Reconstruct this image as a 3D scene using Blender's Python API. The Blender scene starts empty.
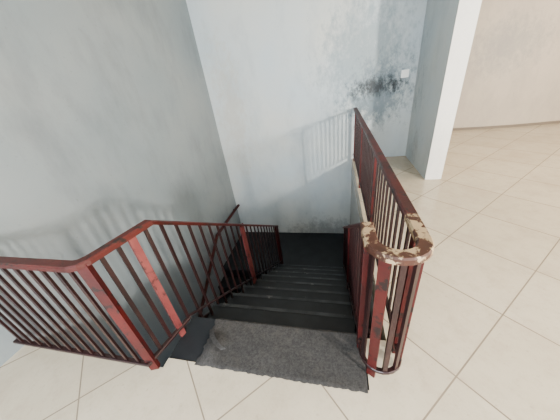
import bpy, bmesh, math, random
from mathutils import Vector, Matrix
random.seed(4)
# ---------------- camera
H=1.507; yaw,pitch,roll=.27,.512,.142; FPX=234.09
f=Vector((-math.sin(yaw)*math.cos(pitch),math.cos(yaw)*math.cos(pitch),-math.sin(pitch)))
r=Vector((math.cos(yaw),math.sin(yaw),0)); d=f.cross(r)
R=r*math.cos(roll)+d*math.sin(roll); D=-r*math.sin(roll)+d*math.cos(roll)
cam=bpy.data.cameras.new('camera'); co=bpy.data.objects.new('camera',cam); bpy.context.collection.objects.link(co)
m=Matrix((R,-D,-f)).transposed().to_4x4(); m.translation=Vector((0,0,H)); co.matrix_world=m
cam.sensor_width=36; cam.lens=FPX/560*36; cam.clip_start=.02
bpy.context.scene.camera=co
bpy.context.scene.view_settings.look='AgX - Medium High Contrast'
# ---------------- materials
def mat(name):
    m=bpy.data.materials.new(name); m.use_nodes=True; nt=m.node_tree
    return m,nt,nt.nodes['Principled BSDF']
def N(nt,t,**k):
    n=nt.nodes.new(t)
    for a,b in k.items(): setattr(n,a,b)
    return n
def coords(nt,scale=(1,1,1),rot=(0,0,0),loc=(0,0,0)):
    g=N(nt,'ShaderNodeNewGeometry'); mp=N(nt,'ShaderNodeMapping')
    nt.links.new(g.outputs['Position'],mp.inputs['Vector'])
    mp.inputs['Scale'].default_value=scale; mp.inputs['Rotation'].default_value=rot; mp.inputs['Location'].default_value=loc
    return mp.outputs[0]
def noise(nt,vec,scale,detail=6,rough=.6):
    n=N(nt,'ShaderNodeTexNoise'); n.inputs['Scale'].default_value=scale; n.inputs['Detail'].default_value=detail; n.inputs['Roughness'].default_value=rough
    nt.links.new(vec,n.inputs['Vector']); return n.outputs['Fac']
def ramp(nt,fac,a,b,ca=(0,0,0,1),cb=(1,1,1,1)):
    n=N(nt,'ShaderNodeValToRGB'); e=n.color_ramp.elements; e[0].position=a; e[1].position=b; e[0].color=ca; e[1].color=cb
    nt.links.new(fac,n.inputs[0]); return n.outputs[0]
def mix(nt,fac,a,b,bt='MIX'):
    n=N(nt,'ShaderNodeMix',data_type='RGBA',blend_type=bt)
    for s,v in ((n.inputs[0],fac),(n.inputs[6],a),(n.inputs[7],b)):
        if isinstance(v,(int,float,tuple)): s.default_value=v
        else: nt.links.new(v,s)
    return n.outputs[2]
def math_(nt,op,a,b):
    n=N(nt,'ShaderNodeMath',operation=op)
    for i,v in enumerate((a,b)):
        if isinstance(v,(int,float)): n.inputs[i].default_value=v
        else: nt.links.new(v,n.inputs[i])
    return n.outputs[0]
def bump(nt,bsdf,h,s=.1,dist=.01):
    b=N(nt,'ShaderNodeBump'); b.inputs['Strength'].default_value=s; b.inputs['Distance'].default_value=dist
    nt.links.new(h,b.inputs['Height']); nt.links.new(b.outputs[0],bsdf.inputs['Normal'])
def wallmat(name,base,dark,warm,smudges=(),rough=.55,stain=.5):
    m,nt,b=mat(name); v=coords(nt)
    c=mix(nt,ramp(nt,noise(nt,v,.7,3),.35,.7),base+(1,),warm+(1,))
    c=mix(nt,math_(nt,'MULTIPLY',ramp(nt,noise(nt,coords(nt,(2.0,2.0,.9)),1.1,8,.68),.48,.78),stain),c,dark+(1,))
    c=mix(nt,math_(nt,'MULTIPLY',ramp(nt,noise(nt,v,26,6,.7),.62,.74),.45),c,dark+(1,))
    g=N(nt,'ShaderNodeNewGeometry')
    for (p,rad,col,th,st) in smudges:
        vs=N(nt,'ShaderNodeVectorMath',operation='SUBTRACT'); vs.inputs[1].default_value=p; nt.links.new(g.outputs['Position'],vs.inputs[0])
        vd=N(nt,'ShaderNodeVectorMath',operation='DIVIDE'); vd.inputs[1].default_value=rad; nt.links.new(vs.outputs[0],vd.inputs[0])
        vl=N(nt,'ShaderNodeVectorMath',operation='LENGTH'); nt.links.new(vd.outputs[0],vl.inputs[0])
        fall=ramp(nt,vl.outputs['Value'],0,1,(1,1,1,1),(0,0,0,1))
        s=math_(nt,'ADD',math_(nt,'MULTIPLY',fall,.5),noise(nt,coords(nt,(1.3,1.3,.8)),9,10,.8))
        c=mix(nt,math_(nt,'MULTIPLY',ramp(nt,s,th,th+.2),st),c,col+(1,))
    nt.links.new(c,b.inputs['Base Color']); b.inputs['Roughness'].default_value=rough
    bump(nt,b,noise(nt,v,9,5),.15,.01)
    return m
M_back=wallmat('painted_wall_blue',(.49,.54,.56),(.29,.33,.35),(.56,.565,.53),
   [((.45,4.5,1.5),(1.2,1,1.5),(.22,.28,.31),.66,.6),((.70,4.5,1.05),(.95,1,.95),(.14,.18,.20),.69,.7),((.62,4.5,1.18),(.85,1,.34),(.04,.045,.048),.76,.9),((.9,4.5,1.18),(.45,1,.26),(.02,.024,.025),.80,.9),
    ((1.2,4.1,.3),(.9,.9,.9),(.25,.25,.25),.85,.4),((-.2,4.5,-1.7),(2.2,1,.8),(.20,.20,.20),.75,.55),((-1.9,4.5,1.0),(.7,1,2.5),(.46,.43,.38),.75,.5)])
M_left=wallmat('painted_wall_shaded',(.235,.27,.285),(.14,.155,.165),(.29,.31,.315),  # darker base than back wall: the light difference is put into the colour
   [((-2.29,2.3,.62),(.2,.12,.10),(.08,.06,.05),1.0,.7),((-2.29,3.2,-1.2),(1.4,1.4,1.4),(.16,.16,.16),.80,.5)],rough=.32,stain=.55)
M_far=wallmat('painted_wall_beige',(.38,.335,.285),(.24,.22,.20),(.42,.365,.305),[((3.1,6,1.5),(1.5,1,1),(.21,.21,.21),.74,.5)])
M_pil=wallmat('painted_pillar_white',(.64,.63,.60),(.4,.4,.4),(.66,.64,.60))
M_ceil=wallmat('painted_ceiling',(.7,.7,.68),(.5,.5,.5),(.7,.69,.65))
def tilemat():
    m,nt,b=mat('ceramic_floor_tiles')
    v=coords(nt,rot=(0,0,math.radians(45)),loc=(.12,.2,0))
    br=N(nt,'ShaderNodeTexBrick',offset=0.,offset_frequency=1,squash=1.)
    nt.links.new(v,br.inputs['Vector'])
    for k,x in {'Scale':1.,'Mortar Size':.0042,'Mortar Smooth':.2,'Bias':0,'Brick Width':.6,'Row Height':.6}.items(): br.inputs[k].default_value=x
    br.inputs['Color1'].default_value=(.51,.455,.365,1); br.inputs['Color2'].default_value=(.48,.425,.335,1); br.inputs['Mortar'].default_value=(.22,.185,.145,1)
    c=mix(nt,math_(nt,'MULTIPLY',ramp(nt,noise(nt,v,1.6,8,.65),.45,.75),.5),br.outputs['Color'],(.36,.30,.225,1))
    c=mix(nt,math_(nt,'MULTIPLY',ramp(nt,noise(nt,v,9,7,.75),.48,.75),.4),c,(.33,.275,.21,1))
    c=mix(nt,math_(nt,'MULTIPLY',ramp(nt,noise(nt,v,40,4,.6),.60,.75),.35),c,(.27,.23,.19,1))
    nt.links.new(c,b.inputs['Base Color'])
    rr=N(nt,'ShaderNodeMapRange'); nt.links.new(noise(nt,v,3,5),rr.inputs[0]); rr.inputs[3].default_value=.10; rr.inputs[4].default_value=.32
    nt.links.new(rr.outputs[0],b.inputs['Roughness'])
    return m
M_tile=tilemat()
def paint(name,a,bcol,chip,th=.62,rough=.35,scale=12):
    m,nt,b=mat(name); v=coords(nt)
    c=mix(nt,ramp(nt,noise(nt,v,5,4),.35,.65),a+(1,),bcol+(1,))
    c=mix(nt,ramp(nt,noise(nt,v,scale,9,.7),th,th+.03),c,chip+(1,))
    nt.links.new(c,b.inputs['Base Color']); b.inputs['Roughness'].default_value=rough
    bump(nt,b,noise(nt,v,60,4),.2,.003)
    return m
M_rail=paint('red_gloss_paint',(.085,.015,.012),(.045,.010,.009),(.018,.011,.009),.56,.42)
M_worn=paint('worn_red_paint',(.085,.032,.02),(.05,.022,.015),(.36,.27,.17),.515,.5,13)
M_post=paint('faded_red_paint',(.095,.014,.013),(.055,.011,.011),(.018,.011,.011),.56,.45)
M_pink=paint('pink_faded_paint',(.21,.065,.06),(.15,.04,.04),(.07,.025,.025),.58,.45)
M_bar=paint('dark_brown_paint',(.022,.012,.012),(.035,.014,.014),(.10,.055,.05),.66,.35)
M_step=paint('dark_rubber_tread',(.014,.016,.019),(.022,.025,.029),(.05,.053,.057),.66,.5,9)
M_riser=paint('black_riser_paint',(.006,.007,.008),(.009,.010,.012),(.03,.03,.03),.7,.55)
M_nose=paint('lit_step_nosing',(.055,.06,.065),(.022,.025,.029),(.10,.10,.10),.6,.4,9)  # light catching the step edges, put into a paler strip colour
M_conc=wallmat('plaster_soffit',(.42,.43,.42),(.25,.25,.25),(.48,.47,.45))
M_plastic,_nt,_b=mat('white_plastic'); _b.inputs['Base Color'].default_value=(.9,.89,.85,1); _b.inputs['Roughness'].default_value=.4
M_skirt,_nt,_b=mat('skirting_beige'); _b.inputs['Base Color'].default_value=(.17,.14,.11,1)
def carpetmat():
    m,nt,b=mat('worn_carpet'); v=coords(nt)
    c=mix(nt,ramp(nt,noise(nt,v,75,8,.85),.35,.65),(.022,.021,.021,1),(.075,.072,.070,1))
    c=mix(nt,math_(nt,'MULTIPLY',ramp(nt,noise(nt,v,7,7,.75),.5,.72),.4),c,(.11,.098,.088,1))
    nt.links.new(c,b.inputs['Base Color']); b.inputs['Roughness'].default_value=.95
    bump(nt,b,noise(nt,v,120,6,.8),.4,.003); return m
M_carpet=carpetmat()
# ---------------- mesh builder
class B:
    def __init__(s): s.bm=bmesh.new(); s.mats=[]
    def mi(s,m):
        if m not in s.mats: s.mats.append(m)
        return s.mats.index(m)
    def box(s,x0,x1,y0,y1,z0,z1,m):
        return s.hexa([(x0,y0,z0),(x1,y0,z0),(x1,y1,z0),(x0,y1,z0),(x0,y0,z1),(x1,y0,z1),(x1,y1,z1),(x0,y1,z1)],m)
    def hexa(s,p,m):
        v=[s.bm.verts.new(q) for q in p]; i=s.mi(m)
        for a in ((3,2,1,0),(4,5,6,7),(0,1,5,4),(1,2,6,5),(2,3,7,6),(3,0,4,7)):
            fc=s.bm.faces.new([v[k] for k in a]); fc.material_index=i
    def post(s,x,y,z0,z1,w,t,m,ang=0):
        c,sn=math.cos(ang),math.sin(ang); q=[]
        for z in (z0,z1):
            for a,b in ((-w/2,-t/2),(w/2,-t/2),(w/2,t/2),(-w/2,t/2)): q.append((x+a*c-b*sn,y+a*sn+b*c,z))
        s.hexa(q,m)
    def sweep(s,path,w,h,m,mats=None):
        P=[Vector(p) for p in path]; rings=[]
        prof=[(-w/2,-h),(-w/2,-h*.25),(-w/2+h*.2,0),(w/2-h*.2,0),(w/2,-h*.25),(w/2,-h)]
        for i,p in enumerate(P):
            t0=(P[i]-P[i-1]) if i>0 else (P[1]-P[0]); t1=(P[i+1]-P[i]) if i<len(P)-1 else t0
            t0=Vector((t0.x,t0.y,0)).normalized(); t1=Vector((t1.x,t1.y,0)).normalized()
            t=(t0+t1).normalized(); sd=Vector((t.y,-t.x,0)); k=1/max(t.dot(t0),.5)
            rings.append([s.bm.verts.new(p+sd*(a*k)+Vector((0,0,b))) for a,b in prof])
        n=len(prof)
        for i in range(len(P)-1):
            mm=s.mi(mats[i] if mats else m)
            for j in range(n):
                fc=s.bm.faces.new([rings[i][j],rings[i][(j+1)%n],rings[i+1][(j+1)%n],rings[i+1][j]]); fc.material_index=mm
        for rg in (rings[0],rings[-1]):
            fc=s.bm.faces.new(rg); fc.material_index=s.mi(m)
    def done(s,name,bevel=0):
        bmesh.ops.recalc_face_normals(s.bm,faces=s.bm.faces)
        me=bpy.data.meshes.new(name); s.bm.to_mesh(me)
        for m in s.mats: me.materials.append(m)
        o=bpy.data.objects.new(name,me); bpy.context.collection.objects.link(o)
        if bevel:
            bv=o.modifiers.new('bevel','BEVEL'); bv.width=bevel; bv.segments=2; bv.limit_method='ANGLE'
        return o
def room(name,x0,x1,y0,y1,z0,z1,m):
    b=B(); b.box(x0,x1,y0,y1,z0,z1,m); return b.done(name)
XL=-2.29; YB=4.5; XF0=-1.08; XF1=.20; Y0=.95; RUN=.28; RISE=.194; NT=9
ZL=-RISE*NT; YL=Y0+RUN*(NT-1)
SL=RISE/RUN
XW=.30; XT=.168
b=B()
b.box(XL,6.5,-3.2,.60,-.22,0,M_tile)
b.box(XF0,XW,.60,.66,-.22,0,M_tile)
b.box(XT,XW,.66,.95,-.22,0,M_tile)
b.box(XW,6.5,.60,6.4,-.22,0,M_tile)
b.done('floor')
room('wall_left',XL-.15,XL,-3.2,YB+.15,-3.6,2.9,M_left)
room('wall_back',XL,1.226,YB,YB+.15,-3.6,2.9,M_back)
b=B(); b.box(1.228,1.43,3.41,6.3,0,2.9,M_pil)
o=b.done('wall_wing')
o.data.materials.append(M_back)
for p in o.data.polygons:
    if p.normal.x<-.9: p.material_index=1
b=B(); n=24
pts=[(1.43+i*(5.07/n), 6.28-.30*math.sin(math.pi*min(1,(i/n)*1.15)) ) for i in range(n+1)]
for i in range(n):
    (xa,ya),(xb,yb)=pts[i],pts[i+1]
    b.hexa([(xa,ya,0),(xb,yb,0),(xb,6.5,0),(xa,6.5,0),(xa,ya,2.9),(xb,yb,2.9),(xb,6.5,2.9),(xa,6.5,2.9)],M_far)
b.done('wall_far')
b=B()
for i in range(n):
    (xa,ya),(xb,yb)=pts[i],pts[i+1]
    b.hexa([(xa,ya-.012,0),(xb,yb-.012,0),(xb,yb,0),(xa,ya,0),(xa,ya-.012,.05),(xb,yb-.012,.05),(xb,yb,.05),(xa,ya,.05)],M_skirt)
b.done('baseboard_far')
room('wall_right',6.5,6.65,-3.2,6.4,0,2.9,M_far)
room('ceiling',XL-.1,6.6,-3.2,6.5,2.9,3.0,M_ceil)
room('wall_stairwell',XW,XW+.12,.60,YB,-3.6,-.22,M_conc)
room('wall_lower',XL,XW,-1.6,-1.45,-3.6,-.22,M_conc)
room('floor_lower',XL,XW,-1.6,YB,-3.75,-3.6,M_tile)
# ---------------- staircase
b=B()
b.box(XF0,XT-.001,.661,Y0+.02,-.05,-.004,M_step); b.box(XF0,XT-.001,.661,Y0,-.22,-.05,M_riser)
for i in range(1,NT):
    z=-RISE*i; ya=Y0+RUN*(i-1)
    b.box(XF0,XF1,ya+.002,ya+RUN-.012,z-.035,z,M_step)
    b.box(XF0,XF1,ya+RUN-.012,ya+RUN+.02,z-.035,z+.003,M_nose)
    b.box(XF0,XF1,ya+RUN-.02,ya+RUN,z-RISE+.0,z-.035,M_riser)
    b.hexa([(XF0,ya+.002,z-.25),(XF1,ya+.002,z-.25),(XF1,ya+RUN,z-.25-RISE),(XF0,ya+RUN,z-.25-RISE),(XF0,ya+.002,z-.035),(XF1,ya+.002,z-.035),(XF1,ya+RUN-.02,z-.035),(XF0,ya+RUN-.02,z-.035)],M_riser)
b.box(XL+.001,XW-.001,YL,YB-.001,ZL-.2,ZL,M_step)
XS=-1.16
for i in range(1,9):
    z=ZL-RISE*i; ya=YL-RUN*(i-1)
    b.box(XL+.001,XS,ya-RUN-.02,ya+.01,z-.035,z,M_step)
    b.hexa([(XL+.001,ya-RUN,z-.25-RISE),(XS,ya-RUN,z-.25-RISE),(XS,ya,z-.25),(XL+.001,ya,z-.25),(XL+.001,ya-RUN,z-.035),(XS,ya-RUN,z-.035),(XS,ya,z-.035),(XL+.001,ya,z-.035)],M_riser)
    b.box(XL+.001,XS,ya-.01,ya+.01,z,z+RISE-.036 if i>1 else z+RISE-.2,M_riser)
def stringer(x0,x1,ya,za,yb,zb,hh,m):
    b.hexa([(x0,ya,za-hh),(x1,ya,za-hh),(x1,yb,zb-hh),(x0,yb,zb-hh),(x0,ya,za),(x1,ya,za),(x1,yb,zb),(x0,yb,zb)],m)
stringer(XF0-.02,XF0-.001,Y0-.1,.02,YL,ZL+.07,.26,M_bar)
stringer(XF1+.001,XF1+.02,Y0+.01,.02,YL,ZL+.07,.26,M_bar)
b.done('staircase')
# ---------------- railings
HR=.90
def treadz(y):
    if y<Y0+.02: return 0.
    return max(ZL,-RISE*(math.floor((y-Y0-.02)/RUN)+1))
b=B()
XR=-1.04; BX,BY=-1.13,.575
path=[(XL+.002,BY,HR),(BX-.04,BY,HR),(BX-.01,BY+.012,HR),(BX+.012,BY+.045,HR),(XR-.01,Y0-.05,HR),(XR,Y0-.01,HR),(XR,YL+.2,HR-SL*(YL+.2-Y0))]
b.sweep(path,.055,.03,M_rail)
b.sweep([(XL+.002,BY,.09),(BX,BY,.09),(XR-.005,Y0-.04,.09)],.03,.018,M_bar)
x=XL+.08
while x<BX-.05:
    b.post(x,BY,.08,HR-.02,.020,.012,M_bar); x+=.092
b.post(BX,BY+.02,0.001,HR-.02,.05,.03,M_post,math.radians(20))
for k in (.22,.44,.86):
    b.post(BX+(XR-BX)*k,BY+(Y0-BY)*k+.01,.08,HR-.02,.020,.012,M_bar,math.radians(75))
k=.66; b.post(BX+(XR-BX)*k,BY+(Y0-BY)*k,.001,HR-.02,.04,.02,M_pink,math.radians(75))
y=Y0+.06; i=0
while y<YL+.18:
    zt=HR-SL*(y-Y0)-.02; zb=treadz(y+.04)+.002 if (treadz(y+.045)==treadz(y-.045)) else treadz(y-.045)+.004
    if i==9: b.post(XR,y,zb,zt,.02,.085,M_pink)
    elif i in (20,): b.post(XR,y,zb,zt,.03,.06,M_post)
    else: b.post(XR,y,treadz(y-.02)+.004,zt,.012,.020,M_bar)
    y+=.115; i+=1
b.post(XR,YL+.17,ZL+.001,HR-SL*(YL+.17-Y0)-.02,.04,.05,M_post)
b.sweep([(XR,Y0-.04,.11),(XR,YL+.15,.11-SL*(YL+.19-Y0))],.02,.018,M_bar)
b.done('stair_railing')
b=B()
XA,XB=.335,.135; YC=.82; RR=.1
arc=[]
for i in range(13):
    a=-math.pi*i/12; arc.append(((XA+XB)/2+RR*math.cos(a),YC+RR*math.sin(a)))
path=[(XA,YB-.002,HR),(XA,1.0,HR)]+[(x,y,HR) for x,y in arc]+[(XB,Y0-.02,HR),(XB,YL+.2,HR-SL*(YL+.2-Y0+.02))]
mats=[M_rail]+[M_worn]*(len(path)-3)+[M_rail]
b.sweep(path,.058,.032,M_rail,mats)
b.sweep([(XA,YB-.002,.10),(XA,1.0,.10)]+[(x,y,.10) for x,y in arc]+[(XB,Y0-.02,.10),(XB,YL+.1,.10-SL*(YL+.12-Y0))],.026,.018,M_bar)
y=.9;i=0
while y<YB-.05:
    if i%11==0: b.post(XA,y,0.001,HR-.02,.03,.05,M_post)
    else: b.post(XA,y,.09,HR-.02,.012,.022,M_bar)
    y+=.105;i+=1
for j,(a,mm,w) in enumerate(((10,M_post,.045),(50,M_bar,.024),(85,M_bar,.024),(122,M_post,.045),(158,M_bar,.024))):
    an=-math.radians(a); b.post((XA+XB)/2+RR*math.cos(an),YC+RR*math.sin(an),0.012 if w>.04 else .09,HR-.02,.014,w,mm,an)
y=Y0-.05;i=0
while y<YL+.15:
    zt=HR-SL*max(0,y-Y0)-.02
    if i%10==0: b.post(XB,y,treadz(y-.025)+.013,zt,.03,.05,M_post)
    else: b.post(XB,y,treadz(y-.02)+.004,zt,.012,.022,M_bar)
    y+=.115;i+=1
b.done('stair_railing.001')
b=B()
hz=ZL+.80
b.sweep([(XL+.07,YB-.02,hz),(XL+.07,YL+.1,hz),(XL+.07,1.2,hz-SL*(YL+.1-1.2))],.05,.03,M_rail)
for y in (4.3,3.5,2.7,1.9,1.3):
    z=hz-SL*max(0,YL+.1-y)-.03
    b.box(XL+.001,XL+.08,y-.01,y+.01,z-.02,z,M_bar)
b.done('wall_handrail')
# carpet
bm=bmesh.new(); nx,ny=70,26; x0,x1,y0,y1=-.87,.160,.645,.972
gr=[]
for j in range(ny+1):
    row=[]
    for i in range(nx+1):
        u,v=i/nx,j/ny; x=x0+(x1-x0)*u; y=y0+(y1-y0)*v
        if j==0: y+=random.uniform(-.004,.004)
        if i==0: x+=random.uniform(-.012,.008)
        z=.006+.002*math.sin(9*u+3*v)*math.sin(7*v+u*4)
        if u<.13 and v<.7: z+=.022*math.sin(u/.13*math.pi)*math.sin(v/.7*math.pi)
        if j==0 or i in(0,nx): z=.002
        row.append(bm.verts.new((x,y,z)))
    gr.append(row)
for j in range(ny):
    for i in range(nx): bm.faces.new([gr[j][i],gr[j][i+1],gr[j+1][i+1],gr[j+1][i]])
low=[bm.verts.new((v.co.x,v.co.y+.003,-.045+random.uniform(-.008,.006))) for v in gr[ny]]
for i in range(nx): bm.faces.new([gr[ny][i],gr[ny][i+1],low[i+1],low[i]])
prev=None
for k in range(19):
    t=k/18; a=t*4.4; cx=-.80+.10*math.sin(a)*(1-.3*t); cy=.69+.16*t+.03*math.cos(a*1.3); cz=.012+.035*math.sin(t*math.pi)
    w_=.016
    v1=bm.verts.new((cx-w_,cy,cz)); v2=bm.verts.new((cx+w_,cy+.01,cz+.006))
    if prev: bm.faces.new([prev[0],prev[1],v2,v1])
    prev=(v1,v2)
me=bpy.data.meshes.new('stair_carpet'); bm.to_mesh(me); me.materials.append(M_carpet)
for p in me.polygons: p.use_smooth=True
o=bpy.data.objects.new('stair_carpet',me); bpy.context.collection.objects.link(o)
b=B(); b.box(1.0,1.11,YB-.012,YB-.001,1.26,1.37,M_plastic); b.box(1.03,1.075,YB-.02,YB-.012,1.295,1.335,M_plastic)
b.done('light_switch',.003)
# ---------------- light
w=bpy.data.worlds.new('world'); bpy.context.scene.world=w; w.use_nodes=True
bg=w.node_tree.nodes['Background']; bg.inputs[0].default_value=(.84,.91,1,1); bg.inputs[1].default_value=1.45
def area(name,loc,to,sx,sy,e,col):
    l=bpy.data.lights.new(name,'AREA'); l.shape='RECTANGLE'; l.size=sx; l.size_y=sy; l.energy=e; l.color=col
    o=bpy.data.objects.new(name,l); bpy.context.collection.objects.link(o); o.location=loc
    o.rotation_euler=(Vector(to)-Vector(loc)).to_track_quat('-Z','Y').to_euler()
area('window_light',(-.8,-3.1,1.6),(-.8,1.0,-.2),3,1.8,300,(.84,.92,1))
area('window_light_right',(6.3,2.2,1.7),(2.5,3,0),2.5,1.8,330,(1,.87,.69))
area('window_light_corner',(4.6,-2.6,2.1),(-.5,4,-.3),.28,.6,520,(1,.95,.87))
